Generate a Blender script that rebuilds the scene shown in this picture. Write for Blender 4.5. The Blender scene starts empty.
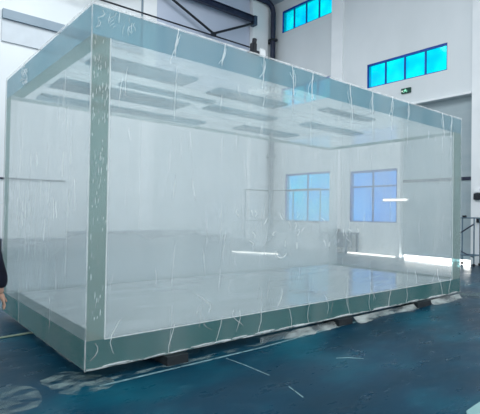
import bpy, bmesh, math, random
from mathutils import Vector, Matrix, noise
random.seed(7)
S = bpy.context.scene
COL = S.collection

# ------------------------------------------------------------------ camera
yaw, pitch, roll, FPX = .69248, .0151, .01599, 453.05
fw = Vector((math.sin(yaw)*math.cos(pitch), math.cos(yaw)*math.cos(pitch), math.sin(pitch)))
r0 = Vector((math.cos(yaw), -math.sin(yaw), 0)); u0 = r0.cross(fw)
rr = math.cos(roll)*r0 + math.sin(roll)*u0; uu = -math.sin(roll)*r0 + math.cos(roll)*u0
cam = bpy.data.cameras.new('camera'); cam.sensor_width = 36; cam.lens = FPX/480*36
cam.clip_start = .05; cam.clip_end = 200
co = bpy.data.objects.new('camera', cam); COL.objects.link(co)
co.matrix_world = Matrix((( rr.x, uu.x, -fw.x, -1.642), (rr.y, uu.y, -fw.y, -4.2275), (rr.z, uu.z, -fw.z, 1.6132), (0, 0, 0, 1)))
S.camera = co
# ------------------------------------------------------------------ light
W = bpy.data.worlds.new('world'); S.world = W; W.use_nodes = True
W.node_tree.nodes['Background'].inputs[0].default_value = (.88, .95, 1.0, 1)
W.node_tree.nodes['Background'].inputs[1].default_value = 1.25
def area(name, loc, size, power, color=(.95, .98, 1), rot=(0, 0, 0), sy=None):
    l = bpy.data.lights.new(name, 'AREA'); l.energy = power; l.color = color; l.size = size
    if sy: l.shape = 'RECTANGLE'; l.size_y = sy
    o = bpy.data.objects.new(name, l); COL.objects.link(o); o.location = loc; o.rotation_euler = rot
    return o
area('hall_fill', (2.8, 5.4, 12.0), 9, 1300, sy=8)  # unseen area light, placed to brighten the back wall
area('hall_fill', (2, -4, 12.0), 14, 640, sy=5, rot=(math.radians(38), 0, 0))  # added unseen fill, tilted to brighten the tank front
S.view_settings.view_transform = 'Standard'; S.view_settings.look = 'None'
S.view_settings.exposure = 0.14; S.view_settings.gamma = 1
S.cycles.transparent_max_bounces = 40; S.cycles.max_bounces = 10
S.cycles.sample_clamp_indirect = 4

# ------------------------------------------------------------------ helpers
def L(r, g, b):
    f = lambda c: (c/255/12.92 if c/255 <= .04045 else ((c/255+.055)/1.055)**2.4)
    return (f(r), f(g), f(b), 1)
def base_mat(name):
    m = bpy.data.materials.new(name); m.use_nodes = True
    nt = m.node_tree; nt.nodes.clear()
    return m, nt, nt.nodes.new('ShaderNodeOutputMaterial')
def N(nt, t, **kw):
    n = nt.nodes.new(t)
    for k, v in kw.items():
        if k in n.inputs: n.inputs[k].default_value = v
        else: setattr(n, k, v)
    return n
def coords(nt, scale=(1, 1, 1)):
    tc = nt.nodes.new('ShaderNodeNewGeometry'); mp = nt.nodes.new('ShaderNodeMapping')
    mp.inputs['Scale'].default_value = scale
    nt.links.new(tc.outputs['Position'], mp.inputs['Vector']); return mp.outputs[0]
def ramp(nt, fac, stops):
    r = nt.nodes.new('ShaderNodeValToRGB'); e = r.color_ramp.elements
    while len(e) < len(stops): e.new(.5)
    for k, (p, c) in enumerate(stops):
        e[k].position = p; e[k].color = c if isinstance(c, tuple) else (c, c, c, 1)
    nt.links.new(fac, r.inputs[0]); return r.outputs[0]
def solid(name, c1, c2=None, scale=(3, 3, 3), rough=.6, metal=0, spec=.4, bump=0):
    m, nt, out = base_mat(name); lk = nt.links.new
    p = N(nt, 'ShaderNodeBsdfPrincipled', Roughness=rough, Metallic=metal)
    p.inputs['Specular IOR Level'].default_value = spec
    nz = N(nt, 'ShaderNodeTexNoise', Scale=1.0, Detail=4.0); lk(coords(nt, scale), nz.inputs['Vector'])
    lk(ramp(nt, nz.outputs['Fac'], [(.35, c1), (.65, c2 or c1)]), p.inputs['Base Color'])
    if bump:
        b = N(nt, 'ShaderNodeBump', Strength=bump, Distance=.02); lk(nz.outputs['Fac'], b.inputs['Height']); lk(b.outputs[0], p.inputs['Normal'])
    lk(p.outputs[0], out.inputs[0]); return m
def emit(name, c, s=1):
    m, nt, out = base_mat(name); e = N(nt, 'ShaderNodeEmission', Color=c, Strength=s)
    nt.links.new(e.outputs[0], out.inputs[0]); return m
def clear(name, tint, haze_col, h0, h1, scale=(1, 1, 1), gloss=.5, rough=.1, transl=.4, bump=.0, detail=3, ior=1.4, lo=.35, hi=.65, low_haze=0):
    """see-through sheet: tinted transmission + milky haze + clear-coat reflection"""
    m, nt, out = base_mat(name); lk = nt.links.new
    tr = N(nt, 'ShaderNodeBsdfTransparent', Color=tint)
    df = N(nt, 'ShaderNodeBsdfDiffuse', Color=haze_col); tl = N(nt, 'ShaderNodeBsdfTranslucent', Color=haze_col)
    mm = N(nt, 'ShaderNodeMixShader'); mm.inputs[0].default_value = transl; lk(df.outputs[0], mm.inputs[1]); lk(tl.outputs[0], mm.inputs[2])
    nz = N(nt, 'ShaderNodeTexNoise', Scale=1.0, Detail=float(detail)); lk(coords(nt, scale), nz.inputs['Vector'])
    f = ramp(nt, nz.outputs['Fac'], [(lo, h0), (hi, h1)])
    hm = N(nt, 'ShaderNodeMixShader'); lk(f, hm.inputs[0]); lk(tr.outputs[0], hm.inputs[1]); lk(mm.outputs[0], hm.inputs[2])
    gl = N(nt, 'ShaderNodeBsdfGlossy', Roughness=rough)
    fr = N(nt, 'ShaderNodeFresnel', IOR=ior)
    if bump:
        b = N(nt, 'ShaderNodeBump', Strength=bump, Distance=.01); lk(nz.outputs['Fac'], b.inputs['Height']); lk(b.outputs[0], gl.inputs['Normal']); lk(b.outputs[0], df.inputs['Normal'])
    if low_haze:  # painted haze that thickens downward
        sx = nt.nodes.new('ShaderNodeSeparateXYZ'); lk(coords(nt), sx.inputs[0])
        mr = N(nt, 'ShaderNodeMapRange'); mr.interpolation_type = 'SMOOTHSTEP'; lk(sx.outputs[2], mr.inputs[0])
        for k_, v_ in enumerate((.4, 2.2, low_haze, 0)): mr.inputs[k_+1].default_value = v_
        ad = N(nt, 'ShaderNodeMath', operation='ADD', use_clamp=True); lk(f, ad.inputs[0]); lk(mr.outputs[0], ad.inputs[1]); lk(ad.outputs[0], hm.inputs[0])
    gm = nt.nodes.new('ShaderNodeNewGeometry'); iv = N(nt, 'ShaderNodeMath', operation='MULTIPLY_ADD'); lk(gm.outputs['Backfacing'], iv.inputs[0])
    iv.inputs[1].default_value = -gloss; iv.inputs[2].default_value = gloss      # only the outer side of a sheet mirrors
    mu = N(nt, 'ShaderNodeMath', operation='MULTIPLY'); lk(fr.outputs[0], mu.inputs[0]); lk(iv.outputs[0], mu.inputs[1])
    fm = N(nt, 'ShaderNodeMixShader'); lk(mu.outputs[0], fm.inputs[0]); lk(hm.outputs[0], fm.inputs[1]); lk(gl.outputs[0], fm.inputs[2])
    lk(fm.outputs[0], out.inputs[0]); return m

def link_mesh(name, bm, mats, parent=None, smooth=False):
    me = bpy.data.meshes.new(name); bmesh.ops.recalc_face_normals(bm, faces=bm.faces); bm.to_mesh(me); bm.free()
    for m in (mats if isinstance(mats, (list, tuple)) else [mats]): me.materials.append(m)
    if smooth:
        for p in me.polygons: p.use_smooth = True
    o = bpy.data.objects.new(name, me); COL.objects.link(o)
    if parent: o.parent = parent; o.matrix_parent_inverse = Matrix.Translation(-Vector(parent.location)) if parent.parent is None and parent.type == 'EMPTY' else Matrix()
    return o
def thing(name, label, cat, loc=(0, 0, 0), group=None):
    o = bpy.data.objects.new(name, None); COL.objects.link(o); o.location = loc; o.empty_display_size = .2
    o['label'] = label; o['category'] = cat
    if group: o['group'] = group
    return o
def tag(o, label=None, cat=None, group=None, kind=None):
    for k, v in (('label', label), ('category', cat), ('group', group), ('kind', kind)):
        if v: o[k] = v
    return o
def box(bm, a, b, mi=0, bevel=0):
    x0, y0, z0 = a; x1, y1, z1 = b
    vs = [bm.verts.new(p) for p in ((x0,y0,z0),(x1,y0,z0),(x1,y1,z0),(x0,y1,z0),(x0,y0,z1),(x1,y0,z1),(x1,y1,z1),(x0,y1,z1))]
    fs = [bm.faces.new([vs[i] for i in q]) for q in ((0,3,2,1),(4,5,6,7),(0,1,5,4),(1,2,6,5),(2,3,7,6),(3,0,4,7))]
    for f in fs: f.material_index = mi
    if bevel: bmesh.ops.bevel(bm, geom=list({e for f in fs for e in f.edges}), offset=bevel, segments=2, affect='EDGES')
    return fs
def tube(bm, pts, r, n=8, mi=0, caps=True):
    pts = [Vector(p) for p in pts]; rings = []
    rs = r if isinstance(r, (list, tuple)) else [r]*len(pts)
    for i, p in enumerate(pts):
        d = (pts[min(i+1, len(pts)-1)] - pts[max(i-1, 0)]).normalized()
        a = d.cross(Vector((0, 0, 1)) if abs(d.z) < .9 else Vector((1, 0, 0))).normalized(); b = d.cross(a)
        rings.append([bm.verts.new(p + rs[i]*(math.cos(t)*a + math.sin(t)*b)) for t in (2*math.pi*k/n for k in range(n))])
    for q, w in zip(rings, rings[1:]):
        for k in range(n): bm.faces.new((q[k], q[(k+1) % n], w[(k+1) % n], w[k])).material_index = mi
    if caps: bm.faces.new(rings[0]).material_index = mi; bm.faces.new(rings[-1]).material_index = mi
def mb(fn, *a, **k):
    bm = bmesh.new(); fn(bm, *a, **k); return bm
def ribbon(bm, pts, width, nrm, mi=0):
    """thin crease strip lying on a surface with normal nrm"""
    nrm = Vector(nrm); L_, prev = len(pts), None
    for i, p in enumerate(pts):
        p = Vector(p); d = (Vector(pts[min(i+1, L_-1)]) - Vector(pts[max(i-1, 0)])).normalized()
        s = d.cross(nrm).normalized()*width*(.35+math.sin(math.pi*(i+.3)/(L_-.4)))*.5
        ridge = bm.verts.new(p + nrm*width*.5); a = bm.verts.new(p + s); b = bm.verts.new(p - s)
        if prev:
            for q, w in ((0, 1), (1, 2)):
                bm.faces.new((prev[q], prev[w], (a, ridge, b)[w], (a, ridge, b)[q])).material_index = mi
        prev = (a, ridge, b)

# ------------------------------------------------------------------ materials
M_wall = solid('painted_wall', L(206, 212, 214), L(215, 220, 222), (.5, .5, .3), .8)
M_wallgrey = solid('grey_wall_panel', L(180, 190, 208), L(188, 197, 213), (.5, .5, .3), .8)
M_ceil = solid('ceiling_sheet', L(150, 165, 180), L(165, 178, 192), (.4, .4, .4), .8)
M_pale = solid('pale_trim', L(222, 226, 228), L(230, 233, 234), (1, 1, 1), .7)
M_ledge = solid('grey_ledge', L(120, 138, 150), L(132, 148, 160), (1, 1, 1), .6)
M_door = solid('grey_roller_door', L(150, 166, 172), L(160, 174, 178), (.3, .3, 3), .5)
M_steel = solid('dark_blue_steel', L(22, 30, 52), L(35, 44, 68), (3, 3, 3), .5)
M_black = solid('black_metal', L(15, 20, 30), L(24, 30, 40), (5, 5, 5), .5)
M_bluef = solid('blue_window_frame', L(15, 60, 150), L(20, 75, 170), (3, 3, 3), .5)
M_rack = solid('grey_steel_tube', L(80, 105, 120), L(95, 120, 135), (3, 3, 3), .5)
M_bundle = solid('weathered_steel', L(78, 88, 108), L(100, 108, 124), (.6, 4, 8), .6)
M_mach = solid('slate_painted_metal', L(50, 66, 88), L(64, 82, 104), (2, 2, 2), .5)
M_white = solid('white_plastic', L(225, 230, 232), L(235, 238, 238), (3, 3, 3), .5)
M_tube = emit('added_glow_tube', (1, .99, .92, 1), 3.0)
M_day = emit('daylight_beyond_gap', (1, 1, .97, 1), 5.0)

def glass(name, t, seed):
    m, nt, out = base_mat(name); lk = nt.links.new
    nz = N(nt, 'ShaderNodeTexNoise', Scale=.9, Detail=2.0); mp = coords(nt); lk(mp, nz.inputs['Vector'])
    tr = nt.nodes.new('ShaderNodeBsdfTransparent'); lk(ramp(nt, nz.outputs['Fac'], [(.35, t[0]), (.65, t[1])]), tr.inputs[0])
    g = N(nt, 'ShaderNodeBsdfGlossy', Roughness=.05); fr = N(nt, 'ShaderNodeFresnel', IOR=1.3)
    mx = nt.nodes.new('ShaderNodeMixShader'); lk(fr.outputs[0], mx.inputs[0]); lk(tr.outputs[0], mx.inputs[1]); lk(g.outputs[0], mx.inputs[2])
    lk(mx.outputs[0], out.inputs[0]); return m
M_cyan = glass('cyan_tinted_glass', ((0, .75, .97, 1), (.0, .95, .93, 1)), 1)
M_azure = glass('azure_tinted_glass', ((.03, .66, .95, 1), (.06, .78, .95, 1)), 2)
M_azure2 = glass('pale_azure_tinted_glass', ((.20, .52, .9, 1), (.28, .62, .95, 1)), 2)

# floor
def floor_mat():
    m, nt, out = base_mat('blue_epoxy_floor'); lk = nt.links.new
    p = N(nt, 'ShaderNodeBsdfPrincipled'); p.inputs['Specular IOR Level'].default_value = .10
    a = N(nt, 'ShaderNodeTexNoise', Scale=1.0, Detail=5.0); lk(coords(nt, (.55, .9, 1)), a.inputs['Vector'])
    c = ramp(nt, a.outputs['Fac'], [(.3, L(0, 36, 52)), (.52, L(0, 54, 76)), (.72, L(8, 90, 108))])
    b = N(nt, 'ShaderNodeTexNoise', Scale=1.0, Detail=8.0, Roughness=.7); lk(coords(nt, (1.6, 4.0, 1)), b.inputs['Vector'])
    dm = ramp(nt, b.outputs['Fac'], [(.56, 0.0), (.8, .3)])
    mx = N(nt, 'ShaderNodeMix', data_type='RGBA'); lk(dm, mx.inputs[0]); lk(c, mx.inputs[6]); mx.inputs[7].default_value = L(95, 140, 155)
    lk(mx.outputs[2], p.inputs['Base Color'])
    lk(ramp(nt, b.outputs['Fac'], [(.3, .22), (.7, .42)]), p.inputs['Roughness'])
    bp = N(nt, 'ShaderNodeBump', Strength=.12, Distance=.02); lk(a.outputs['Fac'], bp.inputs['Height']); lk(bp.outputs[0], p.inputs['Normal'])
    lk(p.outputs[0], out.inputs[0]); return m
M_floor = floor_mat()

# ------------------------------------------------------------------ the hall
XE, YB, ZC = 14.49, 12.85, 12.45
XL, YF = -12.0, -9.0
def struct(name, bm, mats):
    o = link_mesh(name, bm, mats); o['kind'] = 'structure'; return o
struct('floor', mb(box, (XL, YF, -.2), (XE+.6, YB+.3, 0)), M_floor)
struct('ceiling', mb(box, (XL, YF, ZC), (XE+.6, YB+.3, ZC+.2)), M_ceil)

def holed(bm, us, zs, holes, put):
    """wall cells between sorted grid lines, skipping the openings"""
    for u0_, u1_ in zip(us, us[1:]):
        for z0_, z1_ in zip(zs, zs[1:]):
            c = ((u0_+u1_)/2, (z0_+z1_)/2)
            if any(h[0] < c[0] < h[1] and h[2] < c[1] < h[3] for h in holes): continue
            put(bm, u0_, u1_, z0_, z1_)
WIN = [('window_1', 8.90, 12.10, 10.80, 11.92, 4, M_cyan), ('window_2', 8.95, 12.10, 6.95, 7.95, 4, M_cyan),
       ('window_3', 3.60, 7.00, 6.95, 7.95, 4, M_cyan), ('window_4', 8.80, 11.72, 1.30, 3.62, 2, M_azure),
       ('window_5', 5.55, 7.81, 1.35, 3.52, 2, M_azure2)]
DOOR = (2.72, 5.42, 0, 5.9)
holes = [w[1:5] for w in WIN] + [DOOR]
us = sorted({YF, YB+.3} | {v for h in holes for v in h[:2]}); zs = sorted({0, ZC} | {v for h in holes for v in h[2:]})
bm = bmesh.new(); holed(bm, us, zs, holes, lambda b, a, c, d, e: box(b, (XE, a, d), (XE+.3, c, e)))
bmesh.ops.remove_doubles(bm, verts=bm.verts, dist=1e-4)
struct('wall_right', bm, M_wall)
struct('wall_back', mb(box, (XL, YB, 0), (XE, YB+.3, ZC)), M_wall)
for nm, y0, y1, z0, z1, n, gm in WIN:
    big = z1 - z0 > 2; t = .035 if not big else .05
    e = bmesh.new()
    for a, b in (((y0, z0), (y1, z0+t)), ((y0, z1-t*2), (y1, z1)), ((y0, z0), (y0+t, z1)), ((y1-t, z0), (y1, z1))):
        box(e, (XE+.02, a[0], a[1]), (XE+.10, b[0], b[1]))
    o = struct(nm, e, M_bluef)
    for k in range(1, n):
        y = y0 + (y1-y0)*k/n; c = link_mesh('mullion', mb(box, (XE+.03, y-.03, z0+t), (XE+.09, y+.03, z1-t)), M_bluef, o)
    if big: link_mesh('transom', mb(box, (XE+.03, y0+t, z0+1.45), (XE+.09, y1-t, z0+1.52)), M_bluef, o)
    link_mesh('pane', mb(box, (XE+.05, y0+t, z0+t), (XE+.06, y1-t, z1-t)), gm, o)
# roller door with a bright gap under it
o = bmesh.new()
z = .12
while z < 5.9:
    box(o, (XE+.22, 2.72, z), (XE+.26, 5.42, min(z+.47, 5.9))); box(o, (XE+.226, 2.72, z+.47), (XE+.26, 5.42, min(z+.48, 5.9))); z += .48
d1 = struct('door_1', o, M_door)
link_mesh('door_rail', mb(box, (XE+.19, 2.72, 2.93), (XE+.225, 5.42, 3.05)), M_steel, d1)
struct('trim_1', mb(box, (XE-.12, 2.70, 5.9), (XE+.0, 7.9, 5.98)), M_pale)
gap = struct('trim_2', mb(box, (XE+.42, 2.4, .0), (XE+.44, 5.6, .14)), M_day)
area('daylight_under_door', (XE+.20, 4.07, .08), 2.5, 28, (1, .99, .94), (0, math.radians(68), 0), sy=.2).rotation_euler = (0, math.radians(90), 0)
bpy.data.lights['daylight_under_door'].size = .12; bpy.data.lights['daylight_under_door'].size_y = 2.5
# piers, ledge
struct('trim_3', mb(box, (XE-.10, 8.22, 0), (XE, 8.84, ZC)), M_pale)
struct('trim_4', mb(box, (12.95, YB-.25, 0), (14.0, YB, ZC)), M_pale)
struct('trim_5', mb(box, (7.10, YB-.08, 0), (7.72, YB, ZC)), M_pale)
struct('trim_6', mb(box, (7.74, YB-.04, 7.2), (12.93, YB, ZC)), M_wallgrey)  # panel a little bluer than the main wall colour
struct('trim_7', mb(box, (1.83, YB-.16, 8.14), (7.08, YB, 8.46)), M_ledge)
struct('ledge_shadow', mb(box, (1.83, YB-.06, 7.38), (7.08, YB, 8.14)), solid('ledge_shadow_grey', L(184, 192, 198), L(190, 198, 204)))  # strip coloured as the shadow beneath the ledge
struct('trim_9', mb(box, (7.03, YB-.05, 8.5), (7.09, YB, ZC)), M_ledge)
struct('trim_11', mb(box, (XE-.06, -1.2, 0), (XE, 2.70, ZC)), M_pale)
struct('baseboard_back', mb(box, (XL, YB-.03, 0), (XE, YB, .15)), M_ledge)

# roof truss on the back wall
t = thing('roof_truss', 'dark blue steel truss with V braces high on the back wall', 'truss', (9, YB-.6, 9.75))
YT = YB-.45
bm = bmesh.new(); box(bm, (4.0, YT-.10, 11.24), (12.8, YT+.10, 11.28)); box(bm, (4, YT-.03, 11.04), (12.8, YT+.03, 11.24)); box(bm, (4, YT-.10, 11.0), (12.8, YT+.10, 11.04))
link_mesh('top_chord', bm, M_steel, t)
link_mesh('bottom_chord', mb(tube, [(3.8, YT, 9.66), (13.0, YT, 9.72)], .035), M_black, t)
for a, b in (((7.5, 10.98), (10.42, 9.80)), ((10.42, 9.80), (12.95, 11.0)), ((7.5, 10.98), (4.8, 9.8))):
    link_mesh('diagonal_brace', mb(tube, [(a[0], YT, a[1]), (b[0], YT, b[1])], .055), M_black, t)
bm = bmesh.new(); box(bm, (12.80, YT-.12, 10.85), (12.97, YB-.25, 11.3)); link_mesh('end_bracket', bm, M_mach, t)
bm = bmesh.new(); box(bm, (10.3, YT-.05, 9.68), (10.55, YT+.05, 9.86)); link_mesh('gusset_plate', bm, M_black, t)
# downpipe
pp = [(12.6, YB-.45, 12.30), (13.7, YB-.45, 12.28)] + [(13.7+.45*math.sin(a), YB-.45, 11.83+.45*math.cos(a)) for a in (.4, .8, 1.2, 1.57)] + [(14.15, YB-.45, 9), (14.15, YB-.45, .02)]
t = thing('drain_pipe', 'thick dark drainpipe bending down the far corner of the hall', 'pipe', (14.15, YB-.45, 0))
link_mesh('pipe', mb(tube, pp, .13, 12), M_steel, t, True)
for z in (10.4, 7.5, 4.5, 1.5):
    link_mesh('pipe_clamp', mb(box, (13.99, YB-.62, z), (14.32, YB-.001, z+.1)), M_black, t)

# exit sign
t = thing('exit_sign', 'small green running-man exit sign under the right cyan window', 'sign', (XE, 5.19, 6.38))
yC, zC = 5.19, 6.50
link_mesh('sign_case', mb(box, (XE-.07, yC-.20, zC-.10), (XE, yC+.20, zC+.10), 0, .01), solid('sign_green', L(10, 60, 50), L(12, 70, 58)), t)
bm = bmesh.new(); x = XE-.078
P = lambda pts: bm.faces.new([bm.verts.new((x, yC-a*.85, zC+b*.8)) for a, b in pts])
P([(-.03, .08), (.01, .08), (.01, .045), (-.03, .045)])                       # head
P([(-.06, .04), (.03, .03), (.02, -.03), (-.05, -.03)])                       # body
P([(-.05, -.03), (-.02, -.03), (-.08, -.10), (-.12, -.09)]); P([(-.01, -.03), (.02, -.03), (.09, -.07), (.06, -.10)])
P([(.03, .03), (.09, .0), (.08, -.02), (.03, .0)]); P([(-.06, .04), (-.11, .0), (-.09, -.01), (-.04, .02)])
link_mesh('running_figure', bm, emit('sign_mint', (.35, 1, .7, 1), 1.0), t)
bm = bmesh.new(); P = lambda pts: bm.faces.new([bm.verts.new((x, yC-a*.85, zC+b*.8)) for a, b in pts])
P([(-.21, -.01), (-.16, .05), (-.16, -.07)]); P([(-.16, .01), (-.12, .01), (-.12, -.03), (-.16, -.03)])
link_mesh('arrow', bm, emit('sign_white', (.8, 1, .9, 1), 1.0), t)

# wall boxes by the door
t = thing('control_box', 'small dark door control box with white top on the white wall', 'control box', (XE, 2.46, 2.25))
link_mesh('box_body', mb(box, (XE-.16, 2.36, 2.22), (XE-.06, 2.58, 2.44), 0, .01), M_black, t)
link_mesh('box_cover', mb(box, (XE-.16, 2.38, 2.46), (XE-.06, 2.56, 2.60), 0, .01), M_white, t)
t = thing('wall_socket', 'small dark socket low on the white wall behind the trolley', 'socket', (XE, 2.44, 1.5))
link_mesh('socket_plate', mb(box, (XE-.11, 2.38, 1.44), (XE-.06, 2.50, 1.62), 0, .01), M_black, t)

# wheeled rack
t = thing('wheeled_rack', 'tall grey tubular wheeled rack in front of the roller door', 'rack', (13.9, 2.6, 0))
rk = [(13.75, 2.30), (13.75, 2.88), (14.2, 2.30), (14.2, 2.88)]
for a, b in rk: link_mesh('upright', mb(tube, [(a, b, .1), (a, b, 1.62)], .022), M_rack, t)
for z in (.36, 1.6):
    bm = bmesh.new(); c = [rk[0], rk[1], rk[3], rk[2], rk[0]]
    for p, q in zip(c, c[1:]): tube(bm, [(p[0], p[1], z), (q[0], q[1], z)], .022)
    link_mesh('ring_frame', bm, M_rack, t)
link_mesh('brace', mb(tube, [(13.75, 2.30, 1.4), (13.75, 2.88, 1.0)], .022), M_steel, t)
link_mesh('brace', mb(tube, [(13.75, 2.30, .3), (13.75, 2.88, .55)], .018), M_steel, t)
link_mesh('top_knob', mb(box, (13.7, 2.56, 1.62), (13.8, 2.66, 1.68)), M_black, t)
for a, b in rk: link_mesh('caster', mb(tube, [(a-.015, b, .05), (a+.015, b, .05)], .05, 12), M_black, t)
# added glowing tubes standing in for bright streaks of light
def light_streak(loc, ln, axis, label):
    t = thing('streak_tube', label, 'light_streak', loc)
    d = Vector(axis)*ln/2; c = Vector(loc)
    bm = bmesh.new(); tube(bm, [c-d+Vector((0, 0, .05)), c+d+Vector((0, 0, .05))], .028, 10); link_mesh('added_glow_tube', bm, M_tube, t)
    bm = bmesh.new(); s = Vector((.04, .04, 0)); box(bm, tuple(c-d-s), tuple(c+d+s+Vector((0, 0, .018)))); link_mesh('added_glow_tube_base', bm, M_white, t)
light_streak((10.6, 9.55, 0), 2.0, (.45, -.893, 0), 'added glowing tube for the bright floor streak before the left lower window')
light_streak((14.2, 6.55, 0), 2.2, (.0, 1, 0), 'added glowing tube for the bright floor streak under the right lower window')
t = thing('streak_tube', 'short added glowing tube for the bright dash across the right lower window', 'light_streak', (XE-.1, 5.65, 2.2))
link_mesh('added_glow_tube', mb(tube, [(XE-.08, 5.1, 2.26), (XE-.08, 6.1, 2.26)], .025, 10), M_tube, t)
link_mesh('added_glow_tube_base', mb(box, (XE-.05, 5.05, 2.2), (XE, 6.15, 2.32)), M_white, t)

# rails, cable, stacks behind the tank
def rail(name, label, cat, pts, r, m):
    return tag(link_mesh(name, mb(tube, pts, r), m), label, cat)
t = thing('pipe_railing', 'dark pipe railing on posts before the left lower window', 'railing', (13.9, 11, 0))
for z in (1.30, 2.78): link_mesh('rail', mb(tube, [(12.3, 12.2, z), (13.9, 12.2, z), (13.9, 8.95, z)], .03), M_steel, t)
for a, b in ((12.3, 12.2), (13.9, 12.2), (13.9, 10.6), (13.9, 8.95)): link_mesh('post', mb(tube, [(a, b, 0), (a, b, 2.8)], .025), M_rack, t)
rail('wall_conduit', 'thin dark conduit along the back wall behind the left tank end', 'conduit', [(-1, YB-.03, 2.68), (4.07, YB-.03, 2.72)], .03, M_steel)
struct('trim_10', mb(box, (-4, 11.3, 0), (12.1, YB-.03, .34)), M_floor)
for k, (x0, x1, y, z, h) in enumerate(((-1, 11.8, 12.0, .34, .16), (1.0, 11.3, 12.05, .50, .18), (3.9, 9.6, 12.0, .68, .22))):
    lab = ('long steel beam on the low plinth by the back wall, lowest of the stack', 'long steel beam in the middle of the stack by the back wall', 'shorter steel beam topmost on the stack by the back wall')[k]
    bm = bmesh.new(); box(bm, (x0, y-.2, z), (x1, y+.2, z+.05)); box(bm, (x0, y-.03, z+.05), (x1, y+.03, z+h-.05)); box(bm, (x0, y-.2, z+h-.05), (x1, y+.2, z+h))
    tag(link_mesh('steel_beam', bm, M_bundle), lab, 'beam', 'steel beams by the back wall')
t = thing('work_bench', 'dark slate machine bench at the foot of the far wall', 'bench', (13.9, 8.0, 0))
link_mesh('bench_top', mb(box, (13.5, 7.2, .82), (14.35, 8.6, .9), 0, .01), M_mach, t)
for a, b in ((13.56, 7.26), (13.56, 8.54), (14.29, 7.26), (14.29, 8.54)): link_mesh('leg', mb(box, (a-.04, b-.04, 0), (a+.04, b+.04, .82)), M_mach, t)
link_mesh('cabinet', mb(box, (13.62, 7.45, .3), (14.2, 8.3, .82), 0, .01), M_mach, t)
link_mesh('vice', mb(box, (13.6, 7.8, .9), (13.9, 8.0, 1.05), 0, .02), M_black, t)

# ------------------------------------------------------------------ the tank
LX, LY, Z0, Z1 = 7.69, 3.376, .10, 3.60
ZB, ZT = .38, 3.31
TEAL = L(110, 150, 155)
M_edge = clear('thick_acrylic_edge', L(135, 192, 208), L(112, 150, 163), .50, .70, (.7, .7, .5), .6, .08, .3)
M_edgeb = clear('thick_acrylic_base_edge', L(50, 165, 168), L(8, 112, 112), .72, .88, (.7, .7, .5), .6, .08, .3)
M_post = clear('thick_acrylic_post', L(120, 180, 185), L(148, 168, 158), .55, .74, (1, 1, .35), .6, .08, .3)
M_clear = clear('clear_acrylic', (.99, .995, .995, 1), L(215, 228, 230), .03, .06, (1, 1, 1), .6, .04)
M_front = clear('filmed_front_acrylic', (.99, .995, .995, 1), L(242, 248, 248), .12, .22, (1, 1, .4), .3, .04)
M_back = clear('filmed_back_acrylic', (.99, .995, .995, 1), L(225, 235, 238), .05, .12, (1, 1, .4), .6, .04, low_haze=.32)  # lower haze painted in place of the far floor's grazing reflection
M_lid = clear('lid_acrylic', (.90, .97, .98, 1), L(215, 226, 228), .20, .38, (.8, 3, 1), .8, .06)
M_bar = clear('reflection_bar_teal', L(175, 215, 224), L(112, 152, 162), .10, .68, (.9, 2.5, 1), .8, .08)
M_baset = clear('filmed_base_top', (.6, .78, .82, 1), L(200, 212, 214), .50, .78, (.7, 3, 1), 1.0, .03, ior=1.9)
M_film = clear('protective_film', (.995, .995, .995, 1), L(246, 250, 248), .08, .24, (1.7, 1.7, .16), 0.38, .16, .35, .10, 5, 1.35, low_haze=.0)
M_crease = clear('film_crease_glint', (1, 1, 1, 1), L(250, 252, 252), .75, .95, (9, 9, 3), .6, .2, .4)
M_soft = clear('soft_crease_highlight', (1, 1, 1, 1), L(245, 248, 248), .12, .60, (9, 9, 3), .6, .2, .4)

tank = thing('acrylic_tank', 'huge clear acrylic tank wrapped in protective film on the blue floor', 'tank', (0, 0, 0))
def slab(name, a, b, edge, face, axis):
    bm = bmesh.new(); fs = box(bm, a, b)
    idx = {0: (3, 5, 4), 1: (2, 4, 3), 2: (0, 1, 3, 4)}[axis]     # milled outer edges stay teal, polished faces are clear
    for i in idx: fs[i].material_index = 1
    if axis == 2:
        for i in (3, 4): fs[i].material_index = 2
    return link_mesh(name, bm, [edge, face, M_clear], tank)
base = slab('base_panel', (0, 0, Z0), (LX, LY, ZB), M_edgeb, M_baset, 2)
lid = slab('lid_panel', (0, 0, ZT), (LX, LY, Z1), M_edge, M_lid, 2)
slab('end_panel', (0, 0, ZB), (.175, LY-.26, ZT), M_post, M_front, 0)
slab('end_panel', (LX-.36, 0, ZB), (LX, LY-.26, ZT), M_post, M_clear, 0)
slab('front_panel', (.175, .002, ZB), (LX-.36, .06, ZT), M_clear, M_front, 1)
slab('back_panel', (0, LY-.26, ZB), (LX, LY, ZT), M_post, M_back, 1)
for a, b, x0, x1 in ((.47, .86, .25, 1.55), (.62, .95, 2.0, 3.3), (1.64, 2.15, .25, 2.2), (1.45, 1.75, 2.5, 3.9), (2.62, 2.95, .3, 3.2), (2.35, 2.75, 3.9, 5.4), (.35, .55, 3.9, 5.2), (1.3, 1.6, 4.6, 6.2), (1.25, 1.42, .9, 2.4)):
    link_mesh('reflection_bar', mb(box, (x0, a, ZT-.03), (x1, b, ZT-.001)), M_bar, lid)  # bars modelled in place of the reflected stripes under the lid
# glued joints seen as pale lines
def bead(pts, r=.006, name='joint_bead'): link_mesh(name, mb(tube, pts, r, 6), M_crease, tank)
bead([(.178, -.012, ZB), (.178, -.012, ZT)]); bead([(LX-.36, -.012, ZB), (LX-.36, -.012, ZT)], .005)
bead([(.178, -.012, ZB), (LX-.36, -.012, ZB)], .006)

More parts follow.
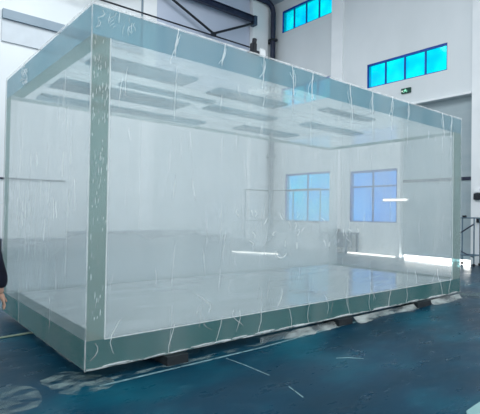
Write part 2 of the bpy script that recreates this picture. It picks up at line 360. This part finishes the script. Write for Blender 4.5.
# wrapping film: one wavy shell over the four sides, open below
wave = lambda u, z: .010*noise.noise(Vector((u*2.3, z*.35, 3))) + .006*noise.noise(Vector((u*9, z*.8, 7)))
per = []
step = .06
def add_side(p, q, n):
    p, q = Vector(p), Vector(q); k = int((q-p).length/step)
    for i in range(k): per.append((p+(q-p)*i/k, Vector(n)))
add_side((0, 0, 0), (LX, 0, 0), (0, -1, 0)); add_side((LX, 0, 0), (LX, LY, 0), (1, 0, 0))
add_side((LX, LY, 0), (0, LY, 0), (0, 1, 0)); add_side((0, LY, 0), (0, 0, 0), (-1, 0, 0))
bm = bmesh.new(); rows = []
nz_ = 36
for j in range(nz_+1):
    z = Z0 + (Z1+.012-Z0)*j/nz_
    row = []
    for i, (p, n) in enumerate(per):
        w = .014 + wave(i*step, z)
        q = p + n*w
        prev_n = per[i-1][1]
        if prev_n != n: q = p + (n+prev_n)*w
        q.z = z; row.append(bm.verts.new(q))
    rows.append(row)
for j in range(nz_):
    for i in range(len(per)):
        k = (i+1) % len(per); bm.faces.new((rows[j][i], rows[j][k], rows[j+1][k], rows[j+1][i]))
film = link_mesh('wrapping_film', bm, M_film, tank, True)
# creases in the film
R = random.uniform
def crease(bm, face, u, z, ln, wd, drift=.02, mi=0, horiz=False):
    n = max(3, int(ln/.035)); pts = []
    for k in range(n+1):
        s = k/n; j = R(-1, 1)*min(abs(drift)*.35, .005)
        uu_, zz = (u + ln*s, z + j + drift*s) if horiz else (u + drift*math.sin(s*3+u*9)+j, z - ln*s)
        zz = min(max(zz, Z0+.01), Z1+.01)
        pts.append((uu_, -.030, zz) if face == 'f' else (-.030, uu_, zz))
    ribbon(bm, pts, wd, (0, -1, 0) if face == 'f' else (-1, 0, 0), mi)
seams = [.92, 1.55, 2.18, 2.72, 3.12, 3.98, 4.55, 5.10, 5.60, 6.85, 7.2]
for u in seams:
    bm = bmesh.new()
    crease(bm, 'f', u, 3.6, R(.25, .42), .016, .02)
    crease(bm, 'f', u+R(.01, .03), 3.55, R(.2, .5), .009, .03)
    crease(bm, 'f', u-R(.01, .05), 3.50, R(.15, .3), .007, .05)
    z = 3.2
    while z > .5:
        l = R(.2, .8); crease(bm, 'f', u+R(-.02, .02), z, l, R(.004, .008), .015, 1); z -= l+R(.1, .6)
    crease(bm, 'f', u, .42, .3, .008, .04)
    tag(link_mesh('film_seam', bm, [M_crease, M_soft], film), kind='stuff')
bm = bmesh.new()
# short wrinkles with their glints painted white, on post, near panel and left end
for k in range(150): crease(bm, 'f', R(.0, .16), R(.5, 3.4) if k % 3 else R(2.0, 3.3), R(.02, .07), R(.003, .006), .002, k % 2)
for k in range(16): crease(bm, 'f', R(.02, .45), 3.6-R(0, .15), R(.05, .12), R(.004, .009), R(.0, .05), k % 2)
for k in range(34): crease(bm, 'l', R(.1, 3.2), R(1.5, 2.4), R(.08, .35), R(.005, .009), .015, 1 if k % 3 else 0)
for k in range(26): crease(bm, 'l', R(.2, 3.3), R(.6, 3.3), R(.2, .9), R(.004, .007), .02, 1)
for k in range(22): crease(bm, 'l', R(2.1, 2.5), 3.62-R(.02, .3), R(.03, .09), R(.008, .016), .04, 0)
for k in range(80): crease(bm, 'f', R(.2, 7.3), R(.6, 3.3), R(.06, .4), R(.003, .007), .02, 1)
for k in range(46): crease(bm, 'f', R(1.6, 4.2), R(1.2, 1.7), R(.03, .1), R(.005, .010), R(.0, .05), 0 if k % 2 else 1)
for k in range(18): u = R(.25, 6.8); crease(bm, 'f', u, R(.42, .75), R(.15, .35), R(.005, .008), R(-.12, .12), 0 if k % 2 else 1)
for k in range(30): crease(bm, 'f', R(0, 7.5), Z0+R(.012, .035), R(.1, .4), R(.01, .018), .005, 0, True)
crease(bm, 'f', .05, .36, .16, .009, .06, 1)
# curled thread of film on the front
pts = [(2.55+.10*math.cos(a), -.03, 1.12+.07*math.sin(a)) for a in [math.pi*(.9+.13*k) for k in range(9)]]; ribbon(bm, pts, .014, (0, -1, 0))
tag(link_mesh('film_wrinkle_glints', bm, [M_crease, M_soft], film), kind='stuff')
bm = bmesh.new()
nn = 90
tube(bm, [(LX*k/nn, -.012+R(-.003, .003), Z1+.012+R(-.003, .003)) for k in range(nn+1)], .009, 6)
tube(bm, [(-.012, LY*k/40, Z1+.012+R(-.003, .003)) for k in range(41)], .008, 6)
tube(bm, [(-.010, -.010, Z0+(Z1-Z0)*k/40) for k in range(41)], .007, 6)
tube(bm, [(-.010, LY+.010, Z0+(Z1-Z0)*k/40) for k in range(41)], .007, 6)
tube(bm, [(LX*k/nn, -.016+R(-.006, .006), Z0+.012+R(-.003, .006)) for k in range(nn+1)], .009, 6)
tag(link_mesh('film_fold_highlight', bm, M_soft, film), kind='stuff')  # film over the edges, with the edge highlight built as pale rolls
# loose skirt of film trailing on the floor
bm = bmesh.new(); prev = None
n = 130
for k in range(n+1):
    x = 2.2 + 5.4*k/n
    out_ = .02 + .10*max(0, noise.noise(Vector((x*1.1, 2, 0)))+.35) + .05*noise.noise(Vector((x*6, 1, 0)))
    if x < 2.6: out_ *= (x-2.2)/.4
    zt = .012+.02*abs(noise.noise(Vector((x*8, 5, 0))))
    xx = min(x, LX)
    row = [bm.verts.new((xx, -.03, Z0-.025)), bm.verts.new((x, -.035-out_*.35, .03+zt)), bm.verts.new((x, -.03-out_, zt*.6+.003)), bm.verts.new((x, -.05-out_*1.3, .004))]
    if prev:
        for a in range(3): bm.faces.new((prev[a], prev[a+1], row[a+1], row[a]))
    prev = None if (3.64 < x < 4.08 or 5.85 < x < 6.42) else row
M_skirt = clear('film_skirt', (1, 1, 1, 1), L(225, 232, 228), .15, .85, (2, 6, 6), .3, .4, .3, .0, 5, 1.4, .38, .62)
tag(link_mesh('film_scrap', bm, M_skirt), 'crumpled pale film strip lying along the front foot of the tank', 'film')

# ------------------------------------------------------------------ blocks under the tank
M_wood = solid('dark_wood', L(28, 36, 42), L(44, 50, 54), (4, 20, 20), .7)
M_woode = solid('wood_end_grain', L(100, 108, 108), L(120, 124, 120), (20, 20, 20), .7)
BL = [(.84, 1.10, 'dark timber block under the tank, nearest the camera'), (3.70, 4.02, 'dark timber block under the middle of the tank front'), (5.90, 6.36, 'dark timber block under the far end of the tank front')]
for x0, x1, lab in BL:
    bm = bmesh.new(); fs = box(bm, (x0, -.085, 0), (x1, .4, Z0-.006)); fs[3].material_index = 1
    tag(link_mesh('support_block', bm, [M_wood, M_woode]), lab, 'block', 'timber blocks under the tank')

# clamp on the tank rim
t = thing('rim_clamp', 'small black clamp with white tag on the top edge of the tank', 'clamp', (2.12, .06, 3.625))
X = 2.12
bm = bmesh.new(); box(bm, (X-.06, .03, 3.625), (X+.06, .16, 3.68), 0, .008); box(bm, (X-.04, .05, 3.68), (X+.03, .12, 3.78), 0, .008)
link_mesh('clamp_body', bm, M_black, t)
link_mesh('clamp_handle', mb(tube, [(X-.01, .07, 3.77), (X+.0, .07, 3.83)], .03, 8), M_black, t)
link_mesh('tag', mb(box, (X+.06, .03, 3.625), (X+.16, .06, 3.72), 0, .008), M_white, t)

# ------------------------------------------------------------------ floor markings, dust, scraps
M_line = clear('worn_tape', (1, 1, 1, 1), L(140, 172, 178), .35, .95, (8, 8, 1), .3, .4, 0, 0, 5, 1.4, .35, .6)
def strip(name, pts, w, label, cat, mat=None, zz=.003):
    bm = bmesh.new(); prev = None
    pts = [Vector((a, b, zz)) for a, b in pts]
    for i, p in enumerate(pts):
        d = (pts[min(i+1, len(pts)-1)]-pts[max(0, i-1)]).normalized(); s = Vector((-d.y, d.x, 0))*w/2
        row = [bm.verts.new(p+s), bm.verts.new(p-s), bm.verts.new(p+s-Vector((0, 0, .0025))), bm.verts.new(p-s-Vector((0, 0, .0025)))]
        if prev:
            for a, b in ((0, 1), (1, 3), (3, 2), (2, 0)): bm.faces.new((prev[a], prev[b], row[b], row[a]))
        prev = row
    return tag(link_mesh(name, bm, mat or M_line), label, cat)
strip('floor_line', [(.07+k*.2, -.175+.00*k+(.012*(k-10) if k > 10 else 0)) for k in range(27)], .03, 'long pale line on the blue floor running beside the tank front', 'floor line')
strip('floor_joint', [(1.50, -.24), (1.52, -.5), (1.52, -.92)], .012, 'short thin pale line running away from the long floor line', 'floor line')
strip('floor_joint', [(1.46, -1.25), (1.38, -1.5)], .012, 'short worn pale dash alone on the open floor', 'floor line')
strip('floor_scuff', [(2.50, -.98), (2.62, -1.05), (2.74, -1.18)], .02, 'faint pale scuff on the open floor right of the tank front', 'scuff')
M_yel = solid('pale_yellow_cord', L(150, 165, 140), L(160, 172, 148))
cord = link_mesh('pale_rope', mb(tube, [(-1.6, 1.95, .012), (-.9, 2.0, .012), (-.3, 2.06, .012), (.1, 2.1, .012)], .012, 6), M_yel)
tag(cord, 'thin pale cord on the floor reaching under the left tank end', 'cord')
# dust near the corner
def dust(name, cx, cy, rx, ry, ang, label, cat, seed, h=.012, lo=.42, hi=.62):
    m = clear(name+'_dust', (1, 1, 1, 1), L(140, 160, 160), 0.0, .66, (5, 9, 1), .0, .5, 0, 0, 6, 1.3, lo, hi)
    bm = bmesh.new(); ca, sa = math.cos(ang), math.sin(ang); c = bm.verts.new((cx, cy, h)); rings = []
    for r in (.35, .7, 1):
        ring = []
        for k in range(40):
            a = 2*math.pi*k/40; q = r*(1+.35*noise.noise(Vector((math.cos(a)*1.5, math.sin(a)*1.5, seed))))
            X_, Y_ = rx*q*math.cos(a), ry*q*math.sin(a)
            ring.append(bm.verts.new((cx+X_*ca-Y_*sa, cy+X_*sa+Y_*ca, max(.0015, h*(1-r)))))
        rings.append(ring)
    for k in range(40):
        bm.faces.new((c, rings[0][k], rings[0][(k+1) % 40]))
        for a, b in zip(rings, rings[1:]): bm.faces.new((a[k], b[k], b[(k+1) % 40], a[(k+1) % 40]))
    o = link_mesh(name, bm, m); tag(o, label, cat, kind='stuff'); return o
dust('sanding_powder', -.05, .04, .26, .36, .5, 'pale powder spilled on the floor at the near tank corner', 'powder', 1, .005, .40, .62)
dust('powder_film', -.78, .06, .30, .52, .25, 'thin smeared powder on the floor left of the near tank corner', 'powder', 4, .006, .42, .78)
dust('wet_smear', 8.1, -.05, .42, .26, 0, 'pale smeared film residue on the floor at the far tank corner', 'residue', 9, .006, .42, .62)
dust('wet_smear', 1.2, -.06, 1.1, .05, 0, 'pale streak of residue on the floor before the nearest block', 'residue', 12, .004, .45, .65)
# pale board in the near right corner
bm = bmesh.new(); vs = [(2.08, -2.62), (2.22, -2.54), (2.75, -2.52), (3.6, -2.55), (3.6, -3.5), (2.1, -3.5)]
lo_ = [bm.verts.new((a, b, 0)) for a, b in vs]; hi_ = [bm.verts.new((a, b, .018)) for a, b in vs]
bm.faces.new(lo_[::-1]); bm.faces.new(hi_)
for k in range(6): bm.faces.new((lo_[k], lo_[(k+1) % 6], hi_[(k+1) % 6], hi_[k]))
tag(link_mesh('plastic_sheet', bm, solid('pale_plastic', L(125, 165, 165), L(150, 185, 182), (3, 8, 3), .4)), 'pale plastic sheet on the floor in the near right corner', 'sheet')

# ------------------------------------------------------------------ person at the left margin
pr = thing('person', 'person in dark navy jacket and white cap standing left of the tank', 'person', (-.72, .8, 0))
px_, py_ = -.655, .8
M_skin = solid('skin', L(190, 150, 130), L(200, 160, 140), (6, 6, 6), .6)
M_navy = solid('navy_cloth', L(14, 18, 34), L(22, 27, 46), (20, 20, 20), .9)
M_trou = solid('dark_trousers', L(24, 28, 38), L(32, 36, 46), (20, 20, 20), .9)
M_cap = solid('white_cloth', L(225, 230, 235)); M_blue = solid('blue_cloth', L(30, 60, 150)); M_hair = solid('black_hair', L(18, 16, 18)); M_shoe = solid('shoe_leather', L(20, 20, 24))
def skin(name, joints, edges, mat, parent, sub=2):
    me = bpy.data.meshes.new(name); me.from_pydata([Vector(j[0]) for j in joints], edges, []); me.materials.append(mat)
    o = bpy.data.objects.new(name, me); COL.objects.link(o); o.parent = parent; o.matrix_parent_inverse = Matrix.Translation(-Vector(parent.location)) if parent.type == 'EMPTY' else Matrix()
    sk = o.modifiers.new('skin', 'SKIN'); sk.use_smooth_shade = True
    if not me.skin_vertices: 
        me.attributes  # layer made by the modifier
    layer = me.skin_vertices[0].data if me.skin_vertices else None
    if layer is None: return o
    for k, j in enumerate(joints):
        r = j[1] if isinstance(j[1], tuple) else (j[1], j[1]); layer[k].radius = r; layer[k].use_root = (k == 0)
    sb = o.modifiers.new('sub', 'SUBSURF'); sb.levels = sub; sb.render_levels = sub
    return o
X0, Y0 = px_-.06, py_
P3 = lambda x, y, z: (X0+x, Y0+y, z)   # faces +x
# body: pelvis root, spine, neck, head, arms, legs in one surface
J = [(P3(0, 0, .95), .12), (P3(.0, 0, 1.15), .11), (P3(-.01, 0, 1.36), .12), (P3(-.03, 0, 1.48), .055), (P3(-.04, 0, 1.56), .06), (P3(-.04, 0, 1.66), (.085, .075))]
Ed = [(0, 1), (1, 2), (2, 3), (3, 4), (4, 5)]
for s in (-1, 1):
    b = len(J)
    J += [(P3(-.01, s*.18, 1.40), .055), (P3(.03, s*.22, 1.10), .042), (P3(.10, s*.19, .86), .032), (P3(.11, s*.185, .80), .03)]
    Ed += [(2, b), (b, b+1), (b+1, b+2), (b+2, b+3)]
    b = len(J)
    J += [(P3(0, s*.10, .88), .09), (P3(-.05, s*.11, .50), .06), (P3(-.14, s*.12, .10), .04), (P3(-.04, s*.12, .045), .035)]
    Ed += [(0, b), (b, b+1), (b+1, b+2), (b+2, b+3)]
body = skin('body', J, Ed, M_skin, pr)
J = [(P3(0, 0, .98), (.17, .15)), (P3(0, 0, 1.15), (.16, .14)), (P3(-.01, 0, 1.34), (.17, .14)), (P3(0, 0, 1.47), .075)]
Ed = [(0, 1), (1, 2), (2, 3), ]
for s in (-1, 1):
    b = len(J)
    J += [(P3(-.01, s*.19, 1.38), .085), (P3(.05, s*.24, 1.10), .07), (P3(.10, s*.20, .96), .07), (P3(.11, s*.19, .85), .055)]
    Ed += [(2, b), (b, b+1), (b+1, b+2), (b+2, b+3)]
J += [(P3(0, 0, .82), (.18, .16))]; Ed += [(0, len(J)-1)]
skin('jacket', J, Ed, M_navy, pr)
J = [(P3(0, 0, .96), .15)]; Ed = []
for s in (-1, 1):
    b = len(J); J += [(P3(0, s*.10, .84), .11), (P3(-.05, s*.11, .5), .085), (P3(-.14, s*.12, .09), .075)]; Ed += [(0, b), (b, b+1), (b+1, b+2)]
skin('trousers', J, Ed, M_trou, pr)
for s in (-1, 1):
    bm = bmesh.new(); bmesh.ops.create_uvsphere(bm, u_segments=16, v_segments=10, radius=1, matrix=Matrix.Translation(P3(-.08, s*.12, .045)) @ Matrix.Diagonal((.145, .05, .05, 1)))
    for v in bm.verts: v.co.z = max(v.co.z, 0.0)
    link_mesh('shoe', bm, M_shoe, pr, True)
    # hand: palm and five fingers, curled
    J = [(P3(.11, s*.185, .81), .022), (P3(.125, s*.183, .755), (.018, .034))]; Ed = [(0, 1)]
    for k, ln in enumerate((.075, .085, .080, .062)):
        b = len(J); y = s*.183 + (k-1.5)*.019
        J += [(P3(.132, y, .73), .009), (P3(.142, y, .73-ln*.5), .008), (P3(.132, y, .73-ln*.95), .007)]; Ed += [(1, b), (b, b+1), (b+1, b+2)]
    b = len(J); J += [(P3(.14, s*.183-s*.035, .765), .010), (P3(.162, s*.183-s*.045, .735), .009), (P3(.17, s*.183-s*.04, .71), .008)]; Ed += [(1, b), (b, b+1), (b+1, b+2)]
    skin('hand', J, Ed, M_skin, pr, 1)
# face, hair, cap
hx, hz = -.035, 1.645
def ell(name, c, r, mat, cut=None, par=pr):
    bm = bmesh.new(); bmesh.ops.create_uvsphere(bm, u_segments=24, v_segments=16, radius=1, matrix=Matrix.Translation(P3(*c)) @ Matrix.Diagonal((*r, 1)))
    if cut is not None: bmesh.ops.delete(bm, geom=[v for v in bm.verts if v.co.z < cut], context='VERTS')
    return link_mesh(name, bm, mat, par, True)
ell('head', (hx, 0, hz), (.098, .078, .118), M_skin); ell('nose', (hx+.10, 0, hz-.01), (.020, .014, .022), M_skin)
ell('mouth', (hx+.088, 0, hz-.055), (.008, .024, .006), solid('lips', L(150, 90, 85)))
for s in (-1, 1):
    ell('ear', (hx-.005, s*.08, hz-.005), (.02, .01, .032), M_skin); ell('eye', (hx+.084, s*.03, hz+.015), (.010, .014, .008), M_black)
ell('hair', (hx-.022, 0, hz+.012), (.094, .084, .118), M_hair, hz-.03)
cp = ell('cap', (hx-.004, 0, hz+.045), (.108, .090, .100), M_cap, hz+.042)
bm = bmesh.new(); ring = []
for k in range(33):
    a = 2*math.pi*k/32; ring.append(Vector(P3(hx-.004+.109*math.cos(a), .091*math.sin(a), hz+.062)))
tube(bm, ring, .009, 6, caps=False); link_mesh('cap_band', bm, M_blue, cp)
bm = bmesh.new(); vs = []
for zoff in (.048, .040):
    vs.append([bm.verts.new(P3(hx+.06+.12*math.cos(a), .078*math.sin(a), hz+zoff-.01*math.cos(a))) for a in [math.pi*(-.5+k/12) for k in range(13)]])
bm.faces.new(vs[0]); bm.faces.new(vs[1][::-1])
for k in range(13): bm.faces.new((vs[0][k], vs[0][(k+1) % 13], vs[1][(k+1) % 13], vs[1][k]))
link_mesh('cap_brim', bm, M_cap, cp)
